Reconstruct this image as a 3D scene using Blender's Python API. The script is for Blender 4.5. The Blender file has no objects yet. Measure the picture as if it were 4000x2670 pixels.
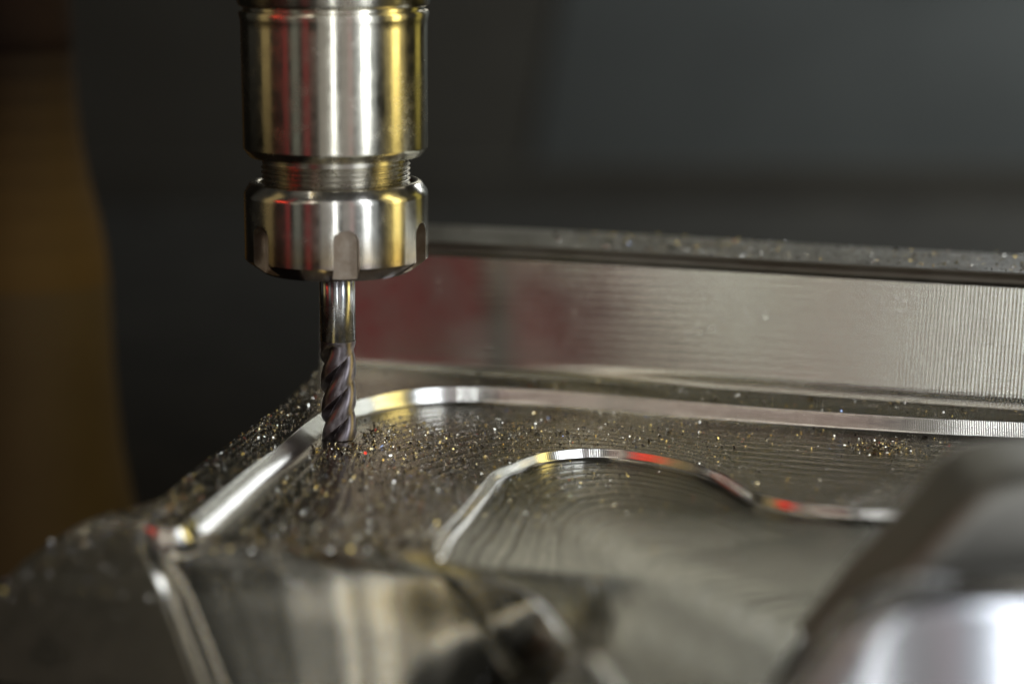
import bpy, bmesh, math, random
from mathutils import Vector, Matrix

random.seed(7)
MM = 0.001
R = math.radians
sc = bpy.context.scene
COL = sc.collection

# ------------------------------------------------------------------ camera
FPX, CXP, CYP = 10080.0, 2000.0, 1335.0          # focal length and centre in photo pixels
PITCH = R(10.5)
FWD = Vector((0, math.cos(PITCH), -math.sin(PITCH)))
UPV = Vector((0, math.sin(PITCH), math.cos(PITCH)))
RGT = Vector((1, 0, 0))
TIP_PX, TIP_D = (1325.0, 1712.0), 700.0           # the cutter tip is the world origin (mm)
CAM = -(RGT * ((TIP_PX[0] - CXP) / FPX * TIP_D) + UPV * (-(TIP_PX[1] - CYP) / FPX * TIP_D) + FWD * TIP_D)

cam_data = bpy.data.cameras.new('camera')
cam = bpy.data.objects.new('camera', cam_data)
COL.objects.link(cam)
cam.location = CAM * MM
cam.rotation_euler = (math.pi / 2 - PITCH, 0, 0)
cam_data.sensor_width = 36.0
cam_data.lens = FPX / 4000.0 * 36.0
cam_data.clip_start = 0.01
cam_data.clip_end = 50
cam_data.dof.use_dof = True
cam_data.dof.focus_distance = 0.692
cam_data.dof.aperture_fstop = 4.8
cam_data.dof.aperture_blades = 0
sc.camera = cam

# ------------------------------------------------------------------ projection helpers
def ray(px, py):
    return (FWD + RGT * ((px - CXP) / FPX) - UPV * ((py - CYP) / FPX)).normalized()

def on_z(px, py, z):
    d = ray(px, py)
    t = (z - CAM.z) / d.z
    return CAM + d * t

def on_y(px, py, y):
    d = ray(px, py)
    t = (y - CAM.y) / d.y
    return CAM + d * t

def proj(p):
    v = p - CAM
    dz = v.dot(FWD)
    return (CXP + FPX * v.dot(RGT) / dz, CYP - FPX * v.dot(UPV) / dz)

def z_axis(py):
    """height on the tool axis that shows at row py"""
    return on_y(CXP, py, 0).z

def r_axis(half_px, z):
    """radius of a turned shape whose half width shows as half_px at height z"""
    return half_px / FPX * (Vector((0, 0, z)) - CAM).dot(FWD)

A0, B0 = on_z(545, 2060, 0), on_z(1400, 2125, 0)
E_F = (B0 - A0); E_F.z = 0; E_F.normalize()
N_F = Vector((E_F.y, -E_F.x, 0))       # towards the camera
if N_F.y > 0: N_F = -N_F
BR, BA = 38.0, R(46)


# ------------------------------------------------------------------ world, lamps, exposure
world = bpy.data.worlds.new('World')
sc.world = world
world.use_nodes = True
bg = world.node_tree.nodes['Background']
bg.inputs[0].default_value = (0.92, 0.90, 0.80, 1)
bg.inputs[1].default_value = 0.03

def lamp(name, az, el, dist, w, h, rad, colr, roll=0.0, target=(0, 0, 30)):
    """A rectangular lamp seen from the tool at azimuth az (0 = camera side, + = right) and elevation el;
    w, h in mm, rad = radiance."""
    L = bpy.data.lights.new(name, 'AREA')
    L.shape = 'RECTANGLE'
    L.size, L.size_y = w * MM, h * MM
    L.energy = rad * math.pi * w * h * MM * MM
    L.color = colr
    o = bpy.data.objects.new(name, L)
    COL.objects.link(o)
    a, e = R(az), R(el)
    d = Vector((math.sin(a) * math.cos(e), -math.cos(a) * math.cos(e), math.sin(e)))
    T = Vector(target)
    o.location = (T + d * dist) * MM
    q = (-d).to_track_quat('-Z', 'Y')
    o.rotation_mode = 'QUATERNION'
    from mathutils import Quaternion
    o.rotation_quaternion = q @ Quaternion((0, 0, 1), R(roll))
    return o

WHITE = (0.93, 0.97, 1.0)
def bar_lamp(name, p1, p2, width, rad, colr, target=(10, -130, -20)):
    """a tube-like lamp between two points (mm), facing the target"""
    p1, p2, T = Vector(p1), Vector(p2), Vector(target)
    c, ax = (p1 + p2) / 2, (p2 - p1)
    L = bpy.data.lights.new(name, 'AREA')
    L.shape = 'RECTANGLE'
    L.size, L.size_y = width * MM, ax.length * MM
    L.energy = rad * math.pi * width * ax.length * MM * MM
    L.color = colr
    o = bpy.data.objects.new(name, L)
    COL.objects.link(o)
    y = ax.normalized()
    z = (c - T); z = (z - y * z.dot(y)).normalized()
    x = y.cross(z)
    o.matrix_world = Matrix.Translation(c * MM) @ Matrix((x, y, z)).transposed().to_4x4()
    return o

# upright lights from left to right; coloured and grey ones stand in for unseen panels
UE, UH = 6, 1900
lamp('fill_amber', -88, UE, 1200, 320, UH, 0.28, (1.0, 0.76, 0.32))  # added light in place of a brown-yellow panel out of view
lamp('fill_red', -58, UE, 1200, 130, UH, 0.17, (1.0, 0.05, 0.07))  # added in place of a red post, for the holder's red stripe
lamp('fill_grey_left', -45, UE, 1300, 210, UH, 0.13, (0.92, 1.0, 0.88))  # stands in for a grey panel, added for the holder's reflection
lamp('fill_red_inner', -31, UE, 1300, 150, UH, 0.17, (1.0, 0.05, 0.08))  # second added red light, standing for an unseen red post
lamp('fill_grey', -9, UE, 1500, 380, UH, 0.26, (1.0, 0.96, 0.92))  # added dim light in place of a grey panel behind the camera
lamp('lamp_tube_white', 2.5, UE, 1500, 55, UH, 10.0, WHITE)
lamp('fill_grey_right', 19, UE, 1500, 420, UH, 0.28, (0.98, 0.94, 0.92))  # another added panel light, right of the camera
lamp('lamp_window_white', 42, UE, 1300, 190, UH, 8.0, (0.86, 0.92, 1.0))
lamp('fill_window_halo', 42, UE, 1500, 760, UH, 0.40, (0.84, 0.93, 1.0))  # wide dim glow added round the window light
lamp('fill_yellow', 84, UE, 1200, 250, UH, 3.3, (1.0, 0.80, 0.27))  # added in place of a lit yellow door out of view
lamp('fill_yellow_halo', 84, UE, 1300, 760, UH, 0.42, (1.0, 0.83, 0.36))  # broad dim glow added round the yellow
lamp('fill_yellow_dim', 128, 0, 1200, 260, 1000, 0.40, (1.0, 0.84, 0.2))  # added dim light for an unseen yellow surface behind right
# higher lights, most added to brighten or tint one surface
lamp('fill_front_strip', -27, 28, 1600, 50, 300, 7.0, (1.0, 0.97, 0.88))  # added narrow light so the wall's ripples glint
lamp('fill_front_soft', -29, 28, 1650, 520, 400, 0.50, (1.0, 0.96, 0.78))  # added broad light that brightens the back wall
lamp('fill_front_warm', -49, 11, 1600, 300, 260, 0.30, (1.0, 0.92, 0.72))  # added to warm the middle of the wall's reflection
lamp('fill_front_red', -22, 0, 1600, 190, 150, 0.30, (1.0, 0.45, 0.36))  # added to redden the wall's left end
lamp('fill_pink', 23, UE, 1450, 60, UH, 0.35, (1.0, 0.35, 0.45))  # thin pink light added for a reflected stripe
lamp('fill_upper_red', -68, 15, 1200, 300, 130, 2.3, (1.0, 0.05, 0.02))  # added for red glints on the inner step's bends
lamp('fill_step_soft', -35, 17, 1600, 260, 110, 0.8, (1.0, 0.92, 0.8))  # added to turn the right step's reflection beige
lamp('fill_back_high', -172, 48, 1100, 700, 560, 0.17, (1.0, 0.97, 0.88))  # added to lighten the bend of the front face
lamp('lamp_back_right', 152, 20, 1100, 280, 180, 4.5, WHITE)
lamp('lamp_back_soft', 171, 14.5, 1050, 320, 130, 1.35, (1.0, 0.97, 0.82))
lamp('fill_side_high', 134, 44, 1000, 200, 200, 1.0, (1.0, 0.92, 0.74))  # added to brighten the step on the front slope
lamp('fill_overhead_soft', -62, 62, 1100, 420, 420, 0.08, (1.0, 0.98, 0.90))  # added for base brightness on the front slope
bar_lamp('lamp_overhead_white', (-115, 340, 700), (-318, -415, 700), 8, 6.0, WHITE)
bar_lamp('lamp_overhead_yellow', (-98, 340, 700), (-300, -400, 700), 7, 4.5, (1.0, 0.72, 0.22))
lamp('fill_background', 25, 25, 300, 260, 260, 95.0, (0.90, 0.99, 1.0), target=(560, 1245, 330))  # added out of view to brighten the back wall at right

sc.view_settings.view_transform = 'Standard'
sc.view_settings.look = 'None'
sc.view_settings.exposure = 0.12
sc.view_settings.gamma = 1.0
sc.view_settings.use_curve_mapping = False
sc.render.engine = 'CYCLES'
sc.cycles.use_denoising = True
sc.cycles.sample_clamp_indirect = 6.0
sc.cycles.max_bounces = 8
sc.cycles.glossy_bounces = 6

# ------------------------------------------------------------------ mesh helpers
def link(name, me, mat=None, parent=None, smooth=True, sharp=None):
    o = bpy.data.objects.new(name, me)
    COL.objects.link(o)
    if mat is not None:
        for m in (mat if isinstance(mat, (list, tuple)) else [mat]):
            me.materials.append(m)
    if parent is not None:
        o.parent = parent
    if smooth:
        me.polygons.foreach_set('use_smooth', [True] * len(me.polygons))
        if sharp:
            me.set_sharp_from_angle(angle=R(sharp))
    return o

def mesh(name, verts, faces, uvs=None):
    me = bpy.data.meshes.new(name)
    me.from_pydata([tuple(Vector(v) * MM) for v in verts], [], faces)
    if uvs is not None:
        l = me.uv_layers.new(name='UVMap')
        for i, lp in enumerate(me.loops):
            l.data[i].uv = uvs[lp.vertex_index]
    me.update()
    return me

def grid_faces(nr, nc, closed=False):
    f = []
    for i in range(nr - 1):
        for j in range(nc if closed else nc - 1):
            k = (j + 1) % nc
            f.append((i * nc + j, i * nc + k, (i + 1) * nc + k, (i + 1) * nc + j))
    return f

def lathe(name, prof, seg=160, cap0=True, cap1=True, cx=0, cy=0):
    """prof: list of (r, z) from bottom to top"""
    v = []
    for r, z in prof:
        for j in range(seg):
            a = 2 * math.pi * j / seg
            v.append((cx + r * math.cos(a), cy + r * math.sin(a), z))
    f = grid_faces(len(prof), seg, True)
    if cap0: f.append(tuple(reversed(range(seg))))
    if cap1: f.append(tuple((len(prof) - 1) * seg + j for j in range(seg)))
    return mesh(name, v, f)

def empty(name, loc, label, cat, group=None):
    o = bpy.data.objects.new(name, None)
    COL.objects.link(o)
    o.location = Vector(loc) * MM
    o.empty_display_size = 0.02
    o['label'] = label
    o['category'] = cat
    if group: o['group'] = group
    bpy.context.view_layer.update()
    return o

def child(o, parent):
    o.parent = parent
    o.matrix_parent_inverse = parent.matrix_world.inverted()
    return o

def pchip(keys):
    """monotone-ish cubic through (t, value...) keys; returns f(t) -> tuple"""
    ts = [k[0] for k in keys]
    vals = [k[1:] for k in keys]
    n, m = len(ts), len(vals[0])
    tang = []
    for i in range(n):
        row = []
        for c in range(m):
            if i == 0: s = (vals[1][c] - vals[0][c]) / (ts[1] - ts[0])
            elif i == n - 1: s = (vals[-1][c] - vals[-2][c]) / (ts[-1] - ts[-2])
            else:
                a = (vals[i][c] - vals[i - 1][c]) / (ts[i] - ts[i - 1])
                b = (vals[i + 1][c] - vals[i][c]) / (ts[i + 1] - ts[i])
                h0, h1 = ts[i] - ts[i - 1], ts[i + 1] - ts[i]
                if a * b <= 0: s = (a * h1 + b * h0) / (h0 + h1) * 0.5
                else: s = (a * h1 + b * h0) / (h0 + h1)
            row.append(s)
        tang.append(row)
    def f(t):
        t = min(max(t, ts[0]), ts[-1])
        i = 0
        while i < n - 2 and t > ts[i + 1]: i += 1
        h = ts[i + 1] - ts[i]
        s = (t - ts[i]) / h
        h00, h10 = 2 * s**3 - 3 * s**2 + 1, s**3 - 2 * s**2 + s
        h01, h11 = -2 * s**3 + 3 * s**2, s**3 - s**2
        return tuple(h00 * vals[i][c] + h10 * h * tang[i][c] + h01 * vals[i + 1][c] + h11 * h * tang[i + 1][c] for c in range(m))
    return f

# ------------------------------------------------------------------ materials
def new_mat(name):
    m = bpy.data.materials.new(name)
    m.use_nodes = True
    nt = m.node_tree
    return m, nt, nt.nodes['Principled BSDF']

def N(nt, typ, **kw):
    n = nt.nodes.new(typ)
    for k, v in kw.items():
        if k == 'inp':
            for kk, vv in v.items(): n.inputs[kk].default_value = vv
        else: setattr(n, k, v)
    return n

def ramp(nt, src, stops):
    r = N(nt, 'ShaderNodeValToRGB')
    els = r.color_ramp.elements
    while len(els) < len(stops): els.new(0.5)
    for e, (p, c) in zip(els, stops):
        e.position = p
        e.color = c if len(c) == 4 else (*c, 1)
    nt.links.new(src, r.inputs[0])
    return r

def math_node(nt, op, a, b=None):
    n = N(nt, 'ShaderNodeMath', operation=op)
    for i, x in enumerate((a, b)):
        if x is None: continue
        if isinstance(x, (int, float)): n.inputs[i].default_value = x
        else: nt.links.new(x, n.inputs[i])
    return n.outputs[0]

def turned_steel(name, base, rough, groove=0.25, aniso=0.5, tint_z=None):
    """steel turned on a lathe: faint rings round the axis, small scuffs"""
    m, nt, p = new_mat(name)
    p.inputs['Metallic'].default_value = 1
    p.inputs['Anisotropic'].default_value = aniso
    tan = N(nt, 'ShaderNodeTangent', direction_type='RADIAL', axis='Z')
    nt.links.new(tan.outputs[0], p.inputs['Tangent'])
    p.inputs['Anisotropic Rotation'].default_value = 0.25
    geo = N(nt, 'ShaderNodeNewGeometry')
    mp = N(nt, 'ShaderNodeMapping', inp={'Scale': (30, 30, 5200)})
    nt.links.new(geo.outputs['Position'], mp.inputs[0])
    n1 = N(nt, 'ShaderNodeTexNoise', inp={'Scale': 1.0, 'Detail': 3.0})
    nt.links.new(mp.outputs[0], n1.inputs[0])
    b = N(nt, 'ShaderNodeBump', inp={'Strength': groove, 'Distance': 0.00003})
    nt.links.new(n1.outputs[0], b.inputs['Height'])
    nt.links.new(b.outputs[0], p.inputs['Normal'])
    n2 = N(nt, 'ShaderNodeTexNoise', inp={'Scale': 260.0, 'Detail': 6.0, 'Roughness': 0.65})
    nt.links.new(geo.outputs['Position'], n2.inputs[0])
    n3 = N(nt, 'ShaderNodeTexNoise', inp={'Scale': 62.0, 'Detail': 4.0, 'Roughness': 0.6, 'Distortion': 0.8})
    nt.links.new(geo.outputs['Position'], n3.inputs[0])
    film = math_node(nt, 'ADD', math_node(nt, 'MULTIPLY', n2.outputs[0], 0.45), math_node(nt, 'MULTIPLY', n3.outputs[0], 0.55))
    rr = ramp(nt, film, [(0.36, (rough * 0.7,) * 3), (0.66, (rough * 1.7,) * 3)])
    nt.links.new(rr.outputs[0], p.inputs['Roughness'])
    cr = ramp(nt, n2.outputs[0], [(0.30, tuple(c * 0.86 for c in base)), (0.65, base)])
    src = cr.outputs[0]
    if tint_z:
        sep = N(nt, 'ShaderNodeSeparateXYZ')
        nt.links.new(geo.outputs['Position'], sep.inputs[0])
        z = math_node(nt, 'ADD', sep.outputs[2], math_node(nt, 'MULTIPLY', n2.outputs[0], 0.004))
        mr = N(nt, 'ShaderNodeMapRange', inp={'From Min': tint_z[0], 'From Max': tint_z[1]})
        nt.links.new(z, mr.inputs[0])
        tr = ramp(nt, mr.outputs[0], tint_z[2])
        mx = N(nt, 'ShaderNodeMix', data_type='RGBA', blend_type='MULTIPLY', inp={0: 1.0})
        nt.links.new(src, mx.inputs[6]); nt.links.new(tr.outputs[0], mx.inputs[7])
        src = mx.outputs[2]
    nt.links.new(src, p.inputs['Base Color'])
    return m

def milled_steel(name, base, rough, stepover=5.0, line=0.5, feed=0.5, aniso=0.0, spots=0.35, bands=0.0, bump=0.6):
    """milled steel; UV in mm: u along the cutter path, v across it"""
    m, nt, p = new_mat(name)
    p.inputs['Metallic'].default_value = 1
    uv = N(nt, 'ShaderNodeUVMap', uv_map='UVMap')
    geo = N(nt, 'ShaderNodeNewGeometry')
    sep = N(nt, 'ShaderNodeSeparateXYZ')
    nt.links.new(uv.outputs[0], sep.inputs[0])
    wob = N(nt, 'ShaderNodeTexNoise', inp={'Scale': 12.0, 'Detail': 2.0})
    nt.links.new(geo.outputs['Position'], wob.inputs[0])
    # ridges left between neighbouring passes
    v = math_node(nt, 'ADD', sep.outputs[1], math_node(nt, 'MULTIPLY', wob.outputs[0], 2.0))
    fr = math_node(nt, 'FRACT', math_node(nt, 'DIVIDE', v, stepover))
    rid = math_node(nt, 'POWER', math_node(nt, 'ABSOLUTE', math_node(nt, 'SUBTRACT', math_node(nt, 'MULTIPLY', fr, 2.0), 1.0)), 4.0)
    # fine scratches along the path
    mp = N(nt, 'ShaderNodeMapping', inp={'Scale': (0.05, 3.4, 1)})
    nt.links.new(uv.outputs[0], mp.inputs[0])
    sc1 = N(nt, 'ShaderNodeTexNoise', inp={'Scale': 1.0, 'Detail': 5.0, 'Roughness': 0.7})
    nt.links.new(mp.outputs[0], sc1.inputs[0])
    # feed marks: short arcs across the path
    arc = math_node(nt, 'MULTIPLY', math_node(nt, 'POWER', math_node(nt, 'SUBTRACT', fr, 0.5), 2.0), 9.0)
    fm = math_node(nt, 'SINE', math_node(nt, 'MULTIPLY', math_node(nt, 'ADD', sep.outputs[0], arc), 2 * math.pi / 0.62))
    h = math_node(nt, 'ADD', math_node(nt, 'MULTIPLY', rid, line), math_node(nt, 'MULTIPLY', sc1.outputs[0], 0.10))
    h = math_node(nt, 'ADD', h, math_node(nt, 'MULTIPLY', fm, 0.10 * feed))
    b = N(nt, 'ShaderNodeBump', inp={'Strength': bump, 'Distance': 0.0002})
    nt.links.new(h, b.inputs['Height'])
    nt.links.new(b.outputs[0], p.inputs['Normal'])
    n2 = N(nt, 'ShaderNodeTexNoise', inp={'Scale': 70.0, 'Detail': 7.0, 'Roughness': 0.7})
    nt.links.new(geo.outputs['Position'], n2.inputs[0])
    mixv = math_node(nt, 'ADD', math_node(nt, 'MULTIPLY', n2.outputs[0], 0.6), math_node(nt, 'MULTIPLY', sc1.outputs[0], 0.4))
    rr = ramp(nt, mixv, [(0.32, (rough * 0.7,) * 3), (0.7, (rough * 1.5,) * 3)])
    nt.links.new(rr.outputs[0], p.inputs['Roughness'])
    cr = ramp(nt, mixv, [(0.30, tuple(c * (1 - spots) for c in base)), (0.6, base)])
    src = cr.outputs[0]
    if bands:
        # broad cutter passes with a slightly different finish each
        mb = N(nt, 'ShaderNodeMapping', inp={'Scale': (0.004, 0.11, 1)})
        nt.links.new(uv.outputs[0], mb.inputs[0])
        nb = N(nt, 'ShaderNodeTexNoise', inp={'Scale': 1.0, 'Detail': 2.0})
        nt.links.new(mb.outputs[0], nb.inputs[0])
        rb_ = ramp(nt, nb.outputs[0], [(0.40, (1 - bands,) * 3), (0.60, (1, 1, 1))])
        mx = N(nt, 'ShaderNodeMix', data_type='RGBA', blend_type='MULTIPLY', inp={0: 1.0})
        nt.links.new(src, mx.inputs[6]); nt.links.new(rb_.outputs[0], mx.inputs[7])
        src = mx.outputs[2]
    nt.links.new(src, p.inputs['Base Color'])
    return m

STEEL = (0.62, 0.59, 0.54)
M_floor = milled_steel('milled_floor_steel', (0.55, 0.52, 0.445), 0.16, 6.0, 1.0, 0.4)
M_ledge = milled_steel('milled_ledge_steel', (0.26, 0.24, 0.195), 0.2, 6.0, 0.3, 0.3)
M_inner = milled_steel('milled_inner_floor_steel', (0.38, 0.37, 0.31), 0.18, 6.0, 1.0, 0.3)
M_wtop = milled_steel('dark_top_steel', (0.085, 0.08, 0.062), 0.42, 8.0, 0.1, 0.1)  # wall top in a plain darker base colour
M_front = milled_steel('milled_front_steel', (0.41, 0.40, 0.36), 0.14, 15.0, 0.01, 0.0, spots=0.15, bands=0.5, bump=0.15)
M_fledge = milled_steel('shaded_front_ledge_steel', (0.16, 0.15, 0.125), 0.3, 6.0, 0.1, 0.1)  # ledge steel again, with the front slope's shade put into its colour
M_step = milled_steel('milled_step_steel', (0.78, 0.76, 0.71), 0.16, 30.0, 0.0, 0.6)
M_wall = milled_steel('milled_wall_steel', (0.60, 0.60, 0.54), 0.20, 2.3, 0.16, 0.0, spots=0.06)
M_side = milled_steel('sawn_side_steel', (0.17, 0.16, 0.135), 0.36, 8.0, 0.3, 0.2)
HEAT = [(0.0, (0.45, 0.50, 0.75)), (0.22, (0.62, 0.55, 0.62)), (0.42, (0.82, 0.72, 0.58)), (0.75, (1, 1, 1))]
M_body = turned_steel('ground_holder_steel', (0.68, 0.64, 0.53), 0.19, 0.25, 0.6)
M_thread = turned_steel('oiled_thread_steel', (0.46, 0.43, 0.36), 0.24, 0.1, 0.2)
M_shank = turned_steel('polished_carbide_shank', (0.64, 0.64, 0.65), 0.2, 0.1, 0.85)

m, nt, p = new_mat('dark_purple_coating')
p.inputs['Metallic'].default_value = 1
geo = N(nt, 'ShaderNodeNewGeometry')
nz = N(nt, 'ShaderNodeTexNoise', inp={'Scale': 500.0, 'Detail': 4.0})
nt.links.new(geo.outputs['Position'], nz.inputs[0])
cr = ramp(nt, nz.outputs[0], [(0.35, (0.16, 0.142, 0.15)), (0.7, (0.22, 0.195, 0.205))])
nt.links.new(cr.outputs[0], p.inputs['Base Color'])
rr = ramp(nt, nz.outputs[0], [(0.3, (0.30,) * 3), (0.7, (0.40,) * 3)])
nt.links.new(rr.outputs[0], p.inputs['Roughness'])
bb = N(nt, 'ShaderNodeBump', inp={'Strength': 0.05, 'Distance': 0.00005})
nt.links.new(nz.outputs[0], bb.inputs['Height'])
nt.links.new(bb.outputs[0], p.inputs['Normal'])
M_coat = m

def painted(name, c0, c1, rough, scale=6.0, metallic=0.0, coat=0.0, spec=0.5):
    m, nt, p = new_mat(name)
    p.inputs['Metallic'].default_value = metallic
    geo = N(nt, 'ShaderNodeNewGeometry')
    nz = N(nt, 'ShaderNodeTexNoise', inp={'Scale': scale, 'Detail': 5.0, 'Roughness': 0.6})
    nt.links.new(geo.outputs['Position'], nz.inputs[0])
    cr = ramp(nt, nz.outputs[0], [(0.35, c0), (0.65, c1)])
    nt.links.new(cr.outputs[0], p.inputs['Base Color'])
    p.inputs['Roughness'].default_value = rough
    p.inputs['Coat Weight'].default_value = coat
    p.inputs['Specular IOR Level'].default_value = spec
    return m

M_back = painted('dark_enclosure_paint', (0.011, 0.0092, 0.007), (0.019, 0.0170, 0.0140), 0.7, 3.0, spec=0.1)
M_table = painted('oily_cast_iron', (0.007, 0.006, 0.005), (0.012, 0.0105, 0.0085), 0.8, 20.0, spec=0.1)
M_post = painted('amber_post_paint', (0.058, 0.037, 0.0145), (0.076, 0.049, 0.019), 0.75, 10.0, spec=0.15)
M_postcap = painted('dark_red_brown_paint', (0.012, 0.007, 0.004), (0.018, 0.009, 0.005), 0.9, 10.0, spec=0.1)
M_clamp = painted('blackened_clamp_steel', (0.26, 0.25, 0.22), (0.31, 0.30, 0.265), 0.5, 40.0, 1.0)
M_bolt = painted('polished_clamp_steel', (0.44, 0.44, 0.45), (0.50, 0.50, 0.51), 0.26, 40.0, 1.0)

def chip_mat(name, base, rough):
    m, nt, p = new_mat(name)
    p.inputs['Metallic'].default_value = 1
    p.inputs['Base Color'].default_value = (*base, 1)
    p.inputs['Roughness'].default_value = rough
    return m
CHIPM = [chip_mat('silver_chip_steel', (0.72, 0.69, 0.62), 0.18), chip_mat('straw_chip_steel', (0.60, 0.50, 0.30), 0.2),
         chip_mat('burnt_chip_steel', (0.07, 0.06, 0.055), 0.3), chip_mat('blue_chip_steel', (0.28, 0.33, 0.48), 0.2)]

# ------------------------------------------------------------------ setting: back wall of the machine and its table
def box_mesh(name, lo, hi):
    v = [(x, y, z) for x in (lo[0], hi[0]) for y in (lo[1], hi[1]) for z in (lo[2], hi[2])]
    f = [(0, 1, 3, 2), (4, 6, 7, 5), (0, 4, 5, 1), (2, 3, 7, 6), (0, 2, 6, 4), (1, 5, 7, 3)]
    return mesh(name, v, f)
TABLE_Z = -95.0
tb = link('machine_table', box_mesh('machine_table', (-1500, -420, TABLE_Z - 60), (1800, 1250, TABLE_Z)), M_table, smooth=False)
tb['kind'] = 'structure'
bw = link('enclosure_wall', box_mesh('enclosure_wall', (-1800, 1250, TABLE_Z - 60), (2100, 1290, 1400)), M_back, smooth=False)
bw['kind'] = 'structure'
def wall_panel(name, quad, th, mat):
    V = [Vector(q) for q in quad]
    nrm = (V[1] - V[0]).cross(V[3] - V[0]).normalized()
    if nrm.y > 0: nrm = -nrm
    V = V + [v - nrm * th for v in V]
    o = link(name, mesh(name, V, [(0, 1, 2, 3), (7, 6, 5, 4), (0, 4, 5, 1), (1, 5, 6, 2), (2, 6, 7, 3), (3, 7, 4, 0)]), mat, smooth=False)
    return child(o, bw)
M_panel = painted('grey_panel_paint', (0.018, 0.0185, 0.018), (0.027, 0.028, 0.027), 0.7, 2.0, spec=0.1)
M_duct = painted('black_rubber', (0.006, 0.006, 0.006), (0.010, 0.009, 0.008), 0.8, 6.0, spec=0.1)
wall_panel('door_panel', [(60, 1247.5, -80), (720, 1215, -80), (720, 1215, 430), (150, 1247.5, 430)], 2, M_panel)
wall_panel('duct_cover', [(372, 1190, 148), (560, 1190, 120), (560, 1190, 420), (372, 1190, 420)], 30, M_duct)
wall_panel('sill_rail', [(-900, 1215, -95), (900, 1215, -95), (900, 1215, -68), (-900, 1215, -68)], 25, M_back)

# ------------------------------------------------------------------ workpiece: plan with a front that bends down
Z_L, Z_C, Z_M = 4.5, -2.6, 0.5        # ledge height, inner pocket floor, shallow step
def bend(x, y, h):
    p = Vector((x, y, 0)) - A0
    p.z = 0
    a, q = p.dot(E_F), p.dot(N_F)
    if q <= 0:
        return Vector((x, y, h))
    k = min(1.0, max(0.0, (a - 76.0) / 52.0))
    ba = BA + (R(1.5) - BA) * k * k * (3 - 2 * k)     # the front falls away less steeply towards the right
    ph = min(q / BR, ba)
    f, d = BR * math.sin(ph), -BR * (1 - math.cos(ph))
    if q > BR * ba:
        s = q - BR * ba
        f += s * math.cos(ba); d -= s * math.sin(ba)
    base = A0 + E_F * a + N_F * f
    nrm = N_F * math.sin(ph) + Vector((0, 0, math.cos(ph)))
    return Vector((base.x, base.y, d)) + nrm * h

def plan(px, py, h):
    """plan point whose bent position at height h shows at (px, py)"""
    p = on_z(px, py, h)
    x, y = p.x, p.y
    if (p - A0).dot(N_F) <= 0: return (x, y)
    y = min(y, A0.y + 40)
    # start on the front line
    q0 = (Vector((x, y, 0)) - A0); q0.z = 0
    x, y = x - N_F.x * q0.dot(N_F) * 0.6, y - N_F.y * q0.dot(N_F) * 0.6
    for _ in range(60):
        u, v = proj(bend(x, y, h))
        du, dv = px - u, py - v
        if abs(du) + abs(dv) < 0.05: break
        e = 0.05
        ux, vx = proj(bend(x + e, y, h)); uy, vy = proj(bend(x, y + e, h))
        a, b, c, d = (ux - u) / e, (uy - u) / e, (vx - v) / e, (vy - v) / e
        det = a * d - b * c
        if abs(det) < 1e-6: break
        sx, sy = (d * du - b * dv) / det, (-c * du + a * dv) / det
        L = math.hypot(sx, sy)
        k = min(1.0, 12.0 / L) if L > 0 else 1
        x += sx * k; y += sy * k
    return (x, y)

def track(keys, h):
    return pchip([(t, *plan(px, py, h)) for t, px, py in keys])

WALL_BASE = [(2.2, 1258, 1418), (2.35, 1600, 1434), (2.6, 2000, 1457), (3.0, 2417, 1485), (3.4, 3000, 1528), (3.7, 3500, 1565), (3.92, 4000, 1600), (4.0, 4300, 1621)]
T_outer = track([(0, -200, 2640), (0.5, 30, 2260), (1, 330, 2040), (1.2, 589, 1960), (1.5, 767, 1823), (1.7, 974, 1672), (1.9, 1066, 1600),
                 (2.05, 1175, 1508), (2.14, 1236, 1445)] + WALL_BASE, Z_L)
T_step = track([(0, 800, 2760), (0.5, 625, 2300), (0.85, 552, 2120), (1.0, 556, 2052), (1.15, 640, 2064), (1.3, 721, 2052), (1.5, 848, 1937),
                (1.65, 974, 1828), (1.8, 1089, 1742), (1.92, 1192, 1655), (2.0, 1261, 1607), (2.1, 1325, 1581), (2.2, 1395, 1562), (2.27, 1442, 1549),
                (2.35, 1527, 1532), (2.45, 1634, 1518), (2.5, 1698, 1513), (2.6, 1826, 1509), (2.7, 1933, 1511), (2.8, 2039, 1516), (3, 2315, 1535),
                (3.2, 2621, 1561), (3.5, 3132, 1600), (3.75, 3643, 1632), (3.92, 4000, 1648), (4, 4300, 1662)], Z_L)
T_mid = track([(0, 2380, 2760), (0.5, 1750, 2265), (0.85, 1480, 2172), (1, 1400, 2122), (1.5, 1520, 2010), (2, 1640, 1885), (2.3, 1800, 1760),
               (2.6, 2120, 1690), (3, 2500, 1690), (3.5, 3060, 1760), (4, 4300, 1860)], 0.0)
T_in = track([(0, 2440, 2760), (0.5, 2213, 2505), (0.8, 2034, 2292), (0.95, 1760, 2182), (1.05, 1700, 2135), (1.12, 1716, 2100), (1.5, 1797, 2000),
              (1.8, 1878, 1900), (2, 1930, 1838), (2.15, 2009, 1806), (2.3, 2080, 1777), (2.55, 2213, 1756), (2.7, 2315, 1750), (2.8, 2417, 1754),
              (2.9, 2519, 1767), (3.0, 2621, 1786), (3.1, 2724, 1811), (3.18, 2805, 1840), (3.26, 2867, 1880), (3.34, 2928, 1915), (3.45, 3030, 1947),
              (3.55, 3132, 1964), (3.7, 3285, 1980), (3.85, 3469, 1990), (4, 4300, 2022)], -Z_M * 0)
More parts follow.
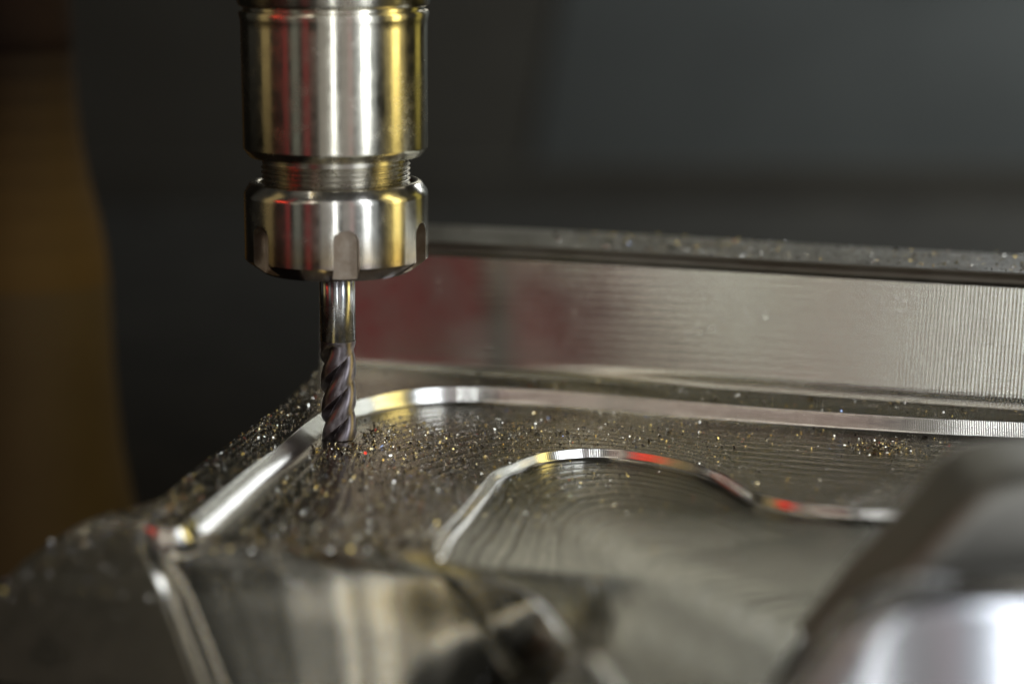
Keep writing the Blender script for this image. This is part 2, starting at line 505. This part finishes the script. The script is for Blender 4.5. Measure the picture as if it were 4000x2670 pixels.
T_c1 = track([(0, 2620, 2790), (0.5, 2560, 2700), (1, 2420, 2540), (1.5, 2400, 2380), (2, 2460, 2250), (2.5, 2580, 2180), (3, 2780, 2140), (3.3, 3000, 2100),
              (3.6, 3260, 2060), (3.8, 3500, 2030), (4, 4300, 2050)], Z_C)
T_c2 = track([(0, 2820, 2800), (0.5, 2900, 2790), (1, 2960, 2740), (1.5, 3020, 2660), (2, 3080, 2560), (2.5, 3180, 2430), (3, 3300, 2280), (3.3, 3400, 2170),
              (3.6, 3520, 2100), (3.8, 3650, 2070), (4, 4300, 2075)], Z_C)

NT = 620
TS = [4.0 * i / (NT - 1) for i in range(NT)]
P_outer = [Vector(T_outer(t)) for t in TS]
P_step = [Vector(T_step(t)) for t in TS]
P_mid = [Vector(T_mid(t)) for t in TS]
P_in = [Vector(T_in(t)) for t in TS]
for _ in range(60):
    P_in = [P_in[0]] + [(P_in[i - 1] + P_in[i] * 2 + P_in[i + 1]) / 4 for i in range(1, NT - 1)] + [P_in[-1]]
for _ in range(8):
    P_step = [P_step[0]] + [(P_step[i - 1] + P_step[i] * 2 + P_step[i + 1]) / 4 for i in range(1, NT - 1)] + [P_step[-1]]
P_c1 = [Vector(T_c1(t)) for t in TS]
P_c2 = [Vector(T_c2(t)) for t in TS]

def normals(P):
    out = []
    for i in range(len(P)):
        a, b = P[max(0, i - 2)], P[min(len(P) - 1, i + 2)]
        d = (b - a)
        d = d.normalized() if d.length > 1e-9 else Vector((1, 0))
        out.append(Vector((d.y, -d.x)))
    for _ in range(3):
        out = [((out[max(0, i - 1)] + out[i] * 2 + out[min(len(out) - 1, i + 1)]) / 4).normalized() for i in range(len(out))]
    return out
N_step, N_in, N_mid = normals(P_step), normals(P_in), normals(P_mid)

def arclen(P):
    s = [0.0]
    for i in range(1, len(P)): s.append(s[-1] + (P[i] - P[i - 1]).length)
    return s

def strip(name, cols, mat, parent, ref, sharp=None, t0=0.0, t1=4.0):
    """cols: list of (list of plan points, list of heights); lofted along the contour"""
    s = arclen(ref)
    nc = len(cols)
    V, U = [], []
    I = [i for i in range(NT) if t0 - 1e-9 <= TS[i] <= t1 + 0.008]
    for i in I:
        acc = 0.0
        for j, (P, H) in enumerate(cols):
            if j: acc += (P[i] - cols[j - 1][0][i]).length
            V.append(bend(P[i].x, P[i].y, H[i]))
            U.append((s[i], acc))
    me = mesh(name, V, [tuple(reversed(f)) for f in grid_faces(len(I), nc)], U)
    o = link(name, me, mat, None, True, sharp)
    return child(o, parent)

def lerp_cols(PA, HA, PB, HB, n, skip0=False):
    out = []
    for k in range(1 if skip0 else 0, n + 1):
        f = k / n
        out.append(([a.lerp(b, f) for a, b in zip(PA, PB)], [ha + (hb - ha) * f for ha, hb in zip(HA, HB)]))
    return out

const = lambda h: [h] * NT
off = lambda P, Nn, d: [p + n * d for p, n in zip(P, Nn)]
def sm(a, b, x):
    x = min(1, max(0, (x - a) / (b - a)))
    return x * x * (3 - 2 * x)
HM = [-Z_M * (1 - sm(0.92, 1.12, t)) for t in TS]         # shallow step fades out towards the back

work = empty('mould_block', (0, 60, TABLE_Z), 'milled steel mould block with stepped pocket, tall back wall and scattered chips', 'mould block')

STEP_PROF = [(-0.2, 4.5), (-0.04, 4.49), (0.03, 4.43), (0.10, 4.2), (0.42, 3.0), (0.74, 1.8), (1.02, 0.75), (1.12, 0.42), (1.28, 0.16), (1.5, 0.03), (1.75, 0.0)]
IN_PROF = [(-0.15, 0.0), (-0.03, -0.01), (0.03, -0.07), (0.10, -0.3), (0.32, -1.1), (0.52, -1.85), (0.64, -2.25), (0.82, -2.5), (1.15, -2.6)]

STEP_LEFT = [-0.2, 0.0, 0.08, 0.22, 0.95, 1.85, 3.0, 3.6, 4.3, 5.0, 5.6]
def offl(k):
    return [p + n * (STEP_PROF[k][0] + (STEP_LEFT[k] - STEP_PROF[k][0]) * w) for p, n, w in zip(P_step, N_step, WL)]
def offv(P, Nn, d, k):
    return [p + n * d * (1 + (k - 1) * w) for p, n, w in zip(P, Nn, WL)]
WL = [1 - sm(1.86, 2.12, t) for t in TS]   # left run of each step leans back further
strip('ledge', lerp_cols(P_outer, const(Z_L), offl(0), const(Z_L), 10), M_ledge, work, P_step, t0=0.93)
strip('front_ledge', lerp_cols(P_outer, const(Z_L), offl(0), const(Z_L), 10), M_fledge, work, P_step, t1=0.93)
strip('step_wall', [(offl(k), const(z)) for k, (d, z) in enumerate(STEP_PROF)], M_step, work, P_step)
sb, ib = offl(len(STEP_PROF) - 1), offv(P_in, N_in, IN_PROF[0][0], 2.5)
midA, midB = off(P_mid, N_mid, -0.4), off(P_mid, N_mid, 0.4)
cols = lerp_cols(sb, const(0), midA, const(0), 16)
cols += lerp_cols(midA, const(0), midB, HM, 4, True)
cols += lerp_cols(midB, HM, ib, HM, 10, True)
def wavy(cols, amp, wl, tfun):
    out, acc = [], [0.0] * NT
    for j, (P, H) in enumerate(cols):
        if j: acc = [a + (p - q).length for a, p, q in zip(acc, P, cols[j - 1][0])]
        e = min(1.0, j / 3, (len(cols) - 1 - j) / 3)
        out.append((P, [h + amp * e * tfun(t) * math.sin(2 * math.pi * a / wl + 0.8 * math.sin(a * 0.21)) for h, t, a in zip(H, TS, acc)]))
    return out
cols = lerp_cols(sb, const(0), midA, const(0), 70)
GF = [1 - sm(1.0, 1.16, t) for t in TS]                  # narrow dark groove beside the shallow step
gA, gB = off(P_mid, N_mid, 0.1), off(P_mid, N_mid, 1.7)
midC = off(P_mid, N_mid, 2.3)
HG = [-2.6 * g_ + h * (1 - g_) for g_, h in zip(GF, HM)]
cols += lerp_cols(midA, const(0), gA, HG, 3, True) + lerp_cols(gA, HG, gB, HG, 3, True) + lerp_cols(gB, HG, midC, HM, 3, True)
cols += lerp_cols(midC, HM, ib, HM, 30, True)
cols = wavy(cols, 0.012, 15.0, lambda t: 1 - sm(0.6, 0.95, t))
strip('pocket_floor', cols, M_floor, work, P_step, t0=0.93)
strip('front_face', cols, M_front, work, P_step, t1=0.93)
strip('inner_step_wall', [(offv(P_in, N_in, d, 2.5), [z + hm * (1 if k < 4 else 0.0) for hm in HM]) for k, (d, z) in enumerate(IN_PROF)], M_step, work, P_in)
cb = offv(P_in, N_in, IN_PROF[-1][0], 2.5)
cols = lerp_cols(cb, const(Z_C), P_c1, const(Z_C), 40)
cols += lerp_cols(P_c1, const(Z_C), P_c2, const(Z_C), 30, True)
cols = wavy(cols, 0.05, 12.0, lambda t: 1)
strip('inner_pocket_floor', cols, M_inner, work, P_in)
# outer side dropping from the ledge to the table
V, F, U = [], [], []
iw = max(i for i, t in enumerate(TS) if t <= 2.2)
for i in range(iw + 1):
    p = P_outer[i]
    top = bend(p.x, p.y, Z_L)
    for k, z in enumerate((top.z, top.z - 0.6, TABLE_Z)):
        V.append((top.x - (0.4 if k else 0), top.y, z)); U.append((i * 0.5, k * 20.0))
child(link('side_face', mesh('side_face', V, grid_faces(iw + 1, 3), U), M_side), work)

# back wall: scalloped upright face, chamfer, top
WB = pchip([(t, *on_z(px, py, Z_L - 0.05).xy) for t, px, py in WALL_BASE])
WT = [2.2 + 1.8 * i / 2400 for i in range(2401)]
WP = [Vector(WB(t)) for t in WT]
ws = arclen(WP)
n_s = int(ws[-1] / 0.17)
WQ, k = [], 0
for i in range(n_s + 1):
    s = ws[-1] * i / n_s
    while k < len(ws) - 2 and ws[k + 1] < s: k += 1
    f = (s - ws[k]) / max(1e-9, ws[k + 1] - ws[k])
    WQ.append((s, WP[k].lerp(WP[k + 1], f)))
pts = [p for _, p in WQ]
WN = []
for i in range(len(pts)):
    d = (pts[min(len(pts) - 1, i + 8)] - pts[max(0, i - 8)]).normalized()
    WN.append(Vector((-d.y, d.x)))            # away from the camera
WALL_H = 33.1
DRAFT = math.tan(R(9.0))
prof_w = [(-0.86, 0.0, 0.3), (-0.44, 0.6, 0.8), (-0.04, 1.2, 1.0), (-0.01, 1.4, 1.0)]
for k in range(13):
    z = 2.0 + (WALL_H - 2.0) * k / 12
    prof_w.append((z * DRAFT, z, 1.0))
zt = WALL_H * DRAFT
def wall_strip(name, prof, mat, amp):
    V, U = [], []
    for i, (s, p) in enumerate(WQ):
        n = WN[i]
        w = amp * (0.08 + 0.92 * sm(0.22, 0.6, s / ws[-1])) * math.cos(2 * math.pi * s / 1.08)
        acc, last = 0.0, None
        dr = 0.45 + 1.5 * sm(0.15, 0.60, s / ws[-1])
        for d, z, a in prof:
            z = z * (1 - 0.027 * (dr - 1))
            q = p + n * ((d * (1.0 - 0.5 * sm(0.35, 0.55, s / ws[-1])) if d < 0 else d * dr if d > 0 and d <= zt else d + (zt * (dr - 1) if d > 0 else 0)) + w * a)
            V.append((q.x, q.y, Z_L + z))
            if last: acc += math.hypot(d - last[0], z - last[1])
            last = (d, z)
            U.append((acc * 1.0, s))
    U = [(b, a) for a, b in U]
    return child(link(name, mesh(name, V, [tuple(reversed(f)) for f in grid_faces(len(WQ), len(prof))], U), mat, None, True), work)
wall_strip('back_wall', prof_w, M_wall, 0.045)
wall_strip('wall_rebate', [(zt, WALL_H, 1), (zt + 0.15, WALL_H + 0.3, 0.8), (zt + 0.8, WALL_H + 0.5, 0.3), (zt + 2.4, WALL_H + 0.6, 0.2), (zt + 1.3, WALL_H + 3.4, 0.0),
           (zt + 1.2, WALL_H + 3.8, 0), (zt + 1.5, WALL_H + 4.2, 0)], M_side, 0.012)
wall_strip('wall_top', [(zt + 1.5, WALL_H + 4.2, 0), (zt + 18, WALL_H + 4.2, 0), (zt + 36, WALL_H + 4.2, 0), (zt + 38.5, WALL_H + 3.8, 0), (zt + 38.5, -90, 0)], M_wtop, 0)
# left end of the wall
p, n = WQ[0][1], WN[0]
V = []
for d, z in [(-0.8, -80), (-0.8, 0), (zt * 0.45, WALL_H), (zt * 0.45 + 1.5, WALL_H + 4.2), (zt + 38.5, WALL_H + 4.2), (zt + 38.5, -80)]:
    q = p + n * d
    V.append((q.x, q.y, Z_L + z))
child(link('wall_end', mesh('wall_end', V, [tuple(range(6))], [(v[1], v[2]) for v in V]), M_side, None, False), work)

# ------------------------------------------------------------------ tool holder with collet nut
hold = empty('collet_chuck', (0, 0, z_axis(1090)), 'bright steel collet chuck with threaded neck and slotted nut above the mould', 'tool holder')
zb0, zb1 = z_axis(606), z_axis(30)
rb0, rb1 = r_axis(361, z_axis(560)), r_axis(366, z_axis(60))
child(link('body', lathe('body', [(rb0 - 3.2, zb0), (rb0 - 1.6, zb0 + 0.1), (rb0 - 1.35, zb0 + 0.35), (rb0 - 0.25, zb0 + 1.9), (rb0 - 0.05, zb0 + 2.2), (rb0, zb0 + 2.6),
     (rb1, zb1 - 5.0), (rb1 + 0.1, zb1 - 3.0), (rb1 + 0.5, zb1 - 1.4), (rb1 + 0.2, zb1 - 0.6), (rb1 - 0.8, zb1 - 0.3), (rb1 - 0.8, zb1 + 0.6)], 220), M_body, sharp=35), hold)
rf = r_axis(378, zb1)
child(link('flange', lathe('flange', [(rf - 2.5, zb1 + 0.35), (rf - 1.2, zb1 + 0.45), (rf - 0.4, zb1 + 0.8), (rf, zb1 + 1.6), (rf, zb1 + 14), (rf - 1, zb1 + 15)], 220), M_body, sharp=35), hold)
# threaded neck, a real helix
zn0, zn1, pitch = z_axis(800), zb0 + 0.3, 1.3
rn = r_axis(291, z_axis(690))
V = []
SEG, STEPS = 180, 14
rows = int((zn1 - zn0) / pitch * STEPS)
for i in range(rows + 1):
    for j in range(SEG + 1):
        a = 2 * math.pi * j / SEG
        zz = zn0 + pitch * (i / STEPS + j / SEG - 1)
        z = min(zz, zn1)
        fade = 1 - sm(zn1 - 2.6, zn1 - 1.6, z)
        tri = abs(2 * ((i / STEPS) % 1.0) - 1)
        r = rn - 0.8 * sm(0.1, 0.85, tri) * fade - 0.35 * (1 - fade)
        V.append((r * math.cos(a), r * math.sin(a), z))
child(link('threaded_neck', mesh('threaded_neck', V, grid_faces(rows + 1, SEG + 1)), M_thread), hold)

# nut: turned ring, six milled slots cut out of it
zt_n, zb_n = z_axis(732), z_axis(1006)
rnut = r_axis(359, z_axis(880))
M_nut = turned_steel('heat_tinted_nut_steel', (0.64, 0.61, 0.54), 0.18, 0.25, 0.55,
                     ((zb_n - 4) * MM, (zb_n + 16) * MM, HEAT))
nut_prof = [(8.0, zb_n - 3.6), (rnut - 6.0, zb_n - 3.6), (rnut - 5.0, zb_n - 3.4), (rnut - 0.6, zb_n - 0.3), *[(rnut, zb_n + 0.4 + (zt_n - 1.6 - zb_n) * k / 22) for k in range(23)], (rnut - 0.35, zt_n - 0.3),
            (rnut - 1.6, zt_n + 1.6), (rnut - 2.3, zt_n + 2.0), (rn + 1.3, zt_n + 2.0), (rn + 0.6, zt_n + 1.6), (rn + 0.45, zt_n - 1.0), (rn - 2, zt_n - 1.2)]
nut_me = lathe('collet_nut', nut_prof, 240)
nut = link('collet_nut', nut_me, M_nut)
cut = bmesh.new()
SW, SH, SD = 3.35, z_axis(850), 3.9
for k in range(6):
    a = R(9.5 + 60 * k)
    rad, tan = Vector((math.sin(a), -math.cos(a), 0)), Vector((math.cos(a), math.sin(a), 0))
    outl = [(-SW, zb_n - 8), (SW, zb_n - 8)]
    for q in range(0, 25):
        b = math.pi * q / 24
        outl.append((SW * math.cos(b), SH - SW + SW * math.sin(b)))
    ring0, ring1 = [], []
    for x, z in outl:
        lean = 0.02 * (z - zb_n)
        a0 = rad * (rnut - SD + lean) + tan * x * 0.96 + Vector((0, 0, z if z < zb_n else z - 0.35))
        a1 = rad * (rnut + 4) + tan * x * 1.03 + Vector((0, 0, z))
        ring0.append(cut.verts.new(a0 * MM)); ring1.append(cut.verts.new(a1 * MM))
    n = len(outl)
    for q in range(n):
        cut.faces.new((ring0[q], ring0[(q + 1) % n], ring1[(q + 1) % n], ring1[q]))
    cut.faces.new(list(reversed(ring0))); cut.faces.new(ring1)
bmesh.ops.recalc_face_normals(cut, faces=cut.faces)
cme = bpy.data.meshes.new('cut'); cut.to_mesh(cme); cut.free()
cob = bpy.data.objects.new('cut', cme); COL.objects.link(cob)
md = nut.modifiers.new('b', 'BOOLEAN'); md.operation = 'DIFFERENCE'; md.object = cob; md.solver = 'EXACT'
bv = nut.modifiers.new('v', 'BEVEL'); bv.width = 0.16 * MM; bv.segments = 2; bv.limit_method = 'ANGLE'; bv.angle_limit = R(35)
wn = nut.modifiers.new('w', 'WEIGHTED_NORMAL'); wn.weight = 80; wn.keep_sharp = True
nut.data.polygons.foreach_set('use_smooth', [True] * len(nut.data.polygons))
dg = bpy.context.evaluated_depsgraph_get(); dg.update()
res = bpy.data.meshes.new_from_object(nut.evaluated_get(dg))
nut.modifiers.clear(); nut.data = res
bpy.data.objects.remove(cob); bpy.data.meshes.remove(cme)
M_slot = painted('stained_slot_steel', (0.30, 0.24, 0.18), (0.42, 0.36, 0.29), 0.38, 300.0, 1.0)
res.materials.append(M_slot)
for pl in res.polygons:
    c = pl.center / MM
    rr_ = math.hypot(c.x, c.y)
    side = Vector((c.x, c.y, 0)).normalized().dot(pl.normal)
    if c.z < SH + 0.5 and c.z > zb_n - 3.5 and rr_ < rnut - 0.12 and rr_ > rnut - 4.6 and abs(pl.normal.z) < 0.3 or (zb_n + 1 < c.z < SH + 0.5 and rr_ < rnut - 0.2):
        if side < 0.999 or rr_ < rnut - 1.0: pl.material_index = 1
res.name = 'collet_nut'
child(nut, hold)

# ------------------------------------------------------------------ end mill
mill = empty('end_mill', (0, 0, 0), 'spiral fluted end mill with bright shank and dark purple coated cutting end', 'end mill')
rs = r_axis(69.5, z_axis(1200))
z_f, z_s = z_axis(1372), z_axis(1328)
child(link('shank', lathe('shank', [(rs - 0.4, z_s + 0.01), (rs, z_s + 0.012), (rs, zb_n + 2)], 96), M_shank), mill)
LEAD, NF = 24.5, 3
def flute_r(th, dep):
    """one quarter of the section: narrow land, rounded back, deep gullet under the rake face"""
    u = (th / (2 * math.pi / NF)) % 1.0
    if u < 0.12: g = 0.0
    elif u < 0.84: g = ((u - 0.12) / 0.72) ** 2.9
    else:
        x = (u - 0.84) / 0.16
        g = math.cos(x * math.pi / 2) ** 0.8
    return rs * (1.0 - 0.02 * min(1, u / 0.12) - 0.48 * g * dep)
V, rows, SEG = [], 240, 256
for i in range(rows + 1):
    z = 0.02 + (z_s - 0.02) * i / rows
    for j in range(SEG):
        a = 2 * math.pi * j / SEG
        th = -(a - 2 * math.pi * z / LEAD + 0.55)
        e = 1 - sm(z_f - 2.6, z_s - 0.3, z)
        r = flute_r(th, math.sqrt(max(0.0, e)))
        r = r + (rs - r) * sm(z_s - 1.2, z_s, z)
        if z < 0.5: r *= 1 - 0.06 * (1 - z / 0.5) ** 2
        V.append((r * math.cos(a), r * math.sin(a), z))
F = grid_faces(rows + 1, SEG, True)
F.append(tuple(reversed(range(SEG))))
child(link('cutting_flutes', mesh('cutting_flutes', V, F), M_coat, sharp=75), mill)

# ------------------------------------------------------------------ amber post behind, left
YP = 235.0
pc = on_y(120, 1500, YP)
pr = []
mpx = lambda half: half / FPX * (Vector((pc.x, YP, 0)) - CAM).dot(FWD)
def zp(py): return on_y(120, py, YP).z
post = empty('machine_post', (pc.x, YP, TABLE_Z), 'blurred amber brown upright post at left behind the mould', 'post')
prof = [(mpx(425), TABLE_Z), (mpx(410), zp(2100)), (mpx(385), zp(1950)), (mpx(350), zp(1750)), (mpx(325), zp(1450)), (mpx(318), zp(1100))]
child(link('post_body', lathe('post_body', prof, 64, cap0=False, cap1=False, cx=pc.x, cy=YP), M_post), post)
rings = [(318, 1100), (306, 960), (282, 830), (255, 720), (236, 610), (224, 510), (214, 400), (209, 300), (206, 200)]  # rings darken upward: the post's fade into shade is put into their paint
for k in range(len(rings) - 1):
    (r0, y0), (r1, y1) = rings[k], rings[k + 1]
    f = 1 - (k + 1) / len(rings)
    mt = painted('fading_shade_paint', (0.008 + 0.072 * f, 0.005 + 0.041 * f, 0.003 + 0.010 * f), (0.011 + 0.09 * f, 0.006 + 0.053 * f, 0.004 + 0.013 * f), 0.8, 10.0, spec=0.1)
    child(link('post_shade_ring', lathe('post_shade_ring', [(mpx(r0), zp(y0)), (mpx(r1), zp(y1))], 64, False, False, cx=pc.x, cy=YP), mt), post)
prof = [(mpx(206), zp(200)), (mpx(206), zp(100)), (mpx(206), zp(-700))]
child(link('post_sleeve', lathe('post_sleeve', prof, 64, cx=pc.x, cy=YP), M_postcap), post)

# ------------------------------------------------------------------ clamp block and bolt in the right foreground
YC = -196.0
outl = [(4500, 1690), (3980, 1692), (3850, 1702), (3760, 1724), (3690, 1764), (3620, 1834), (3480, 1990), (3300, 2190), (3120, 2410), (2960, 2640), (2900, 2760), (4500, 2760)]
f3 = [on_y(x, y, YC + 36) for x, y in outl]
clamp = empty('clamp_block', (f3[0].x, YC + 30, f3[-1].z), 'dark out of focus clamp block with rounded shoulder at lower right', 'clamp')
bm = bmesh.new()
def prism(bm, loop, y0, y1):
    a = [bm.verts.new(Vector((p.x, y0, p.z)) * MM) for p in loop]
    b = [bm.verts.new(Vector((p.x, y1, p.z)) * MM) for p in loop]
    n = len(loop)
    bm.faces.new(a); bm.faces.new(list(reversed(b)))
    for i in range(n): bm.faces.new((a[i], b[i], b[(i + 1) % n], a[(i + 1) % n]))
    bmesh.ops.recalc_face_normals(bm, faces=bm.faces)
prism(bm, f3, YC, YC + 36)
me = bpy.data.meshes.new('block'); bm.to_mesh(me); bm.free()
o = link('block', me, M_clamp, sharp=40)
b = o.modifiers.new('edge', 'BEVEL'); b.width = 7 * MM; b.segments = 6; b.limit_method = 'ANGLE'; b.angle_limit = R(50)
child(o, clamp)

# polished lower face: a gently convex plate with a slanting left edge
YB, RB = -236.0, 73.0
xc = on_y(3560, 2450, YB).x
left = pchip([(2300, 3700), (2318, 3600), (2340, 3530), (2376, 3441), (2428, 3356), (2553, 3257), (2670, 3158), (2790, 3060)])
V, nr, nc = [], 30, 40
for side in (0, 1):
    for i in range(nr + 1):
        py = 2375 + 490 * i / nr
        xl, xr = left(py - 60)[0], 4600.0
        for j in range(nc + 1):
            p = on_y(xl + (xr - xl) * j / nc, py, YB)
            dx = p.x - xc
            arc = RB - math.sqrt(max(1.0, RB * RB - dx * dx)) if abs(dx) < RB * 0.96 else RB * 0.72
            rim = 1.4 * (1 - min(1.0, j / 4.0)) ** 2 + 1.4 * (1 - min(1.0, i / 4.0)) ** 2
            V.append((p.x, YB + arc + (490 * (1 - i / nr)) * 0.0095 + rim + side * 14.0, p.z))
nv = (nr + 1) * (nc + 1)
F = [tuple(reversed(f)) for f in grid_faces(nr + 1, nc + 1)] + [tuple(nv + k for k in f) for f in grid_faces(nr + 1, nc + 1)]
loop = [j for j in range(nc + 1)] + [i * (nc + 1) + nc for i in range(1, nr + 1)] + [nr * (nc + 1) + j for j in range(nc - 1, -1, -1)] + [i * (nc + 1) for i in range(nr - 1, 0, -1)]
for k in range(len(loop)):
    a, b = loop[k], loop[(k + 1) % len(loop)]
    F.append((a, b, b + nv, a + nv))
o = link('polished_face', mesh('polished_face', V, F), M_bolt, sharp=50)
o['label'] = 'bright polished lower face with soft white and pink reflections'
child(o, clamp)

# ------------------------------------------------------------------ chips
def chips(name, spots, label, cat='metal chips'):
    """spots: (position, size) list; each chip a small curled flake"""
    V, F, MI = [], [], []
    for pos, size in spots:
        L, W, T = size * random.uniform(0.6, 1.5), size * random.uniform(0.35, 0.7), size * 0.10
        curl = random.uniform(0.2, 1.5)
        rot = Matrix.Rotation(random.uniform(0, 6.283), 3, 'Z') @ Matrix.Rotation(random.gauss(0, 0.8), 3, 'X') @ Matrix.Rotation(random.gauss(0, 0.8), 3, 'Y')
        base = len(V)
        for k in range(3):
            s = (k - 1) * 0.5
            x, z = L * s, -curl * L * s * s * 0.9
            for dy, dz in ((-W / 2, 0), (W / 2, 0), (W / 2 * 0.8, T), (-W / 2 * 0.8, T)):
                V.append(Vector(pos) + rot @ Vector((x, dy * (1 - 0.3 * abs(s)), z + dz)) + Vector((0, 0, size * 0.28)))
        for k in range(2):
            for q in range(4):
                a, b = base + k * 4 + q, base + k * 4 + (q + 1) % 4
                F.append((a, b, b + 4, a + 4))
        F.append((base + 3, base + 2, base + 1, base)); F.append((base + 8, base + 9, base + 10, base + 11))
        mi = random.choices((0, 1, 2, 3), (0.54, 0.18, 0.25, 0.03))[0]
        MI += [mi] * 10
    me = mesh(name, V, F)
    o = link(name, me, CHIPM, smooth=False)
    me.polygons.foreach_set('material_index', MI)
    o['kind'] = 'stuff'
    o['label'] = label
    o['category'] = cat
    return o

def floor_pos(px, py):
    """surface point of the work seen at a pixel in the pocket (z = 0) or bent front"""
    x, y = plan(px, py, 0)
    return x, y
def csize(): return min(1.1, random.lognormvariate(-1.12, 0.48))

def interp_strip(PA, PB, HA, HB, n, tlo, thi, wfun=None):
    out = []
    tries = 0
    while len(out) < n and tries < n * 60:
        tries += 1
        t = random.uniform(tlo, thi); f = random.random()
        i = min(NT - 1, int(t / 4 * (NT - 1)))
        q = PA[i].lerp(PB[i], f)
        h = HA + (HB - HA) * f
        b = bend(q.x, q.y, h)
        u, v = proj(b)
        if wfun and random.random() > wfun(u, v): continue
        out.append((b, csize()))
    return out
g = lambda u, v, cx, cy, sx, sy: math.exp(-((u - cx) / sx) ** 2 - ((v - cy) / sy) ** 2)
S = interp_strip(P_outer, P_step, Z_L, Z_L, 2400, 0.9, 2.15)
S += [(b, min(0.6, c * 1.25)) for b, c in interp_strip(P_outer, P_step, Z_L, Z_L, 520, 0.35, 0.95)]
chips('ledge_chips', S, 'fine glittering chips along the left ledge beside the cutter')
S = interp_strip(P_outer, P_step, Z_L, Z_L, 900, 2.15, 4.0)
chips('back_ledge_chips', S, 'fine chips on the narrow ledge below the tall back wall')
def wf(u, v):
    w = 0.9 * g(u, v, 1480, 1790, 330, 120) + 0.35 * g(u, v, 2500, 1690, 900, 70) + 0.42 * g(u, v, 1300, 2000, 620, 230) + 0.06
    if math.hypot(u - 1325, (v - 1700) * 4) < 110: w = 0
    return min(1, w)
S = interp_strip(sb, ib, 0, 0, 9500, 0.3, 3.95, wf)
S = [s for s in S if math.hypot(s[0].x, s[0].y) > 6.0]
for _ in range(130):                       # longer curled slivers thrown round the cutter
    a, r = random.uniform(-2.6, 0.9), 6.2 + abs(random.gauss(0, 9))
    S.append((Vector((r * math.cos(a), r * math.sin(a) * 1.6 - 2, 0.1)), random.uniform(0.8, 1.5)))
S = [s for s in S if s[0].x > -7.0 or s[0].y < -30]
chips('pocket_floor_chips', S, 'fine silver and straw chips strewn over the pocket floor near the cutter')
S = interp_strip(cb, P_c1, Z_C, Z_C, 950, 1.2, 3.4, lambda u, v: min(1, 1.2 * g(u, v, 2050, 1900, 420, 160) + 0.03))
chips('inner_pocket_chips', S, 'sparse glinting chips lying in the lower inner pocket')
S = []
pc0 = on_z(3450, 1748, 0)
for _ in range(900):
    a, r = random.uniform(0, 6.283), abs(random.gauss(0, 1))
    x, y = pc0.x + math.cos(a) * r * 4.6, pc0.y + math.sin(a) * r * 5.5
    S.append((Vector((x, y, max(0, 1.1 * math.exp(-r * r * 0.8) * random.random()))), random.uniform(0.35, 0.75)))
chips('chip_heap', S, 'small dense heap of chips on the pocket floor at right')
S = []
for _ in range(2600):
    i = random.randrange(len(WQ)); d = zt + 1.8 + 34 * random.random()
    q = WQ[i][1] + WN[i] * d
    S.append((Vector((q.x, q.y, Z_L + WALL_H + 4.2)), csize() * 1.25))
chips('wall_top_chips', S, 'scattered chips on the top of the tall back wall')
S = []
for _ in range(130):
    i = random.randrange(len(WQ)); z = (random.random() ** 1.3) * 28 + 2
    q = WQ[i][1] + WN[i] * (z * DRAFT * (0.45 + 1.5 * sm(0.15, 0.60, WQ[i][0] / ws[-1])) - 0.1)
    S.append((Vector((q.x, q.y, Z_L + z)), min(0.42, csize() * 0.8)))
chips('wall_face_chips', S, 'few tiny chips clinging to the upright wall face')
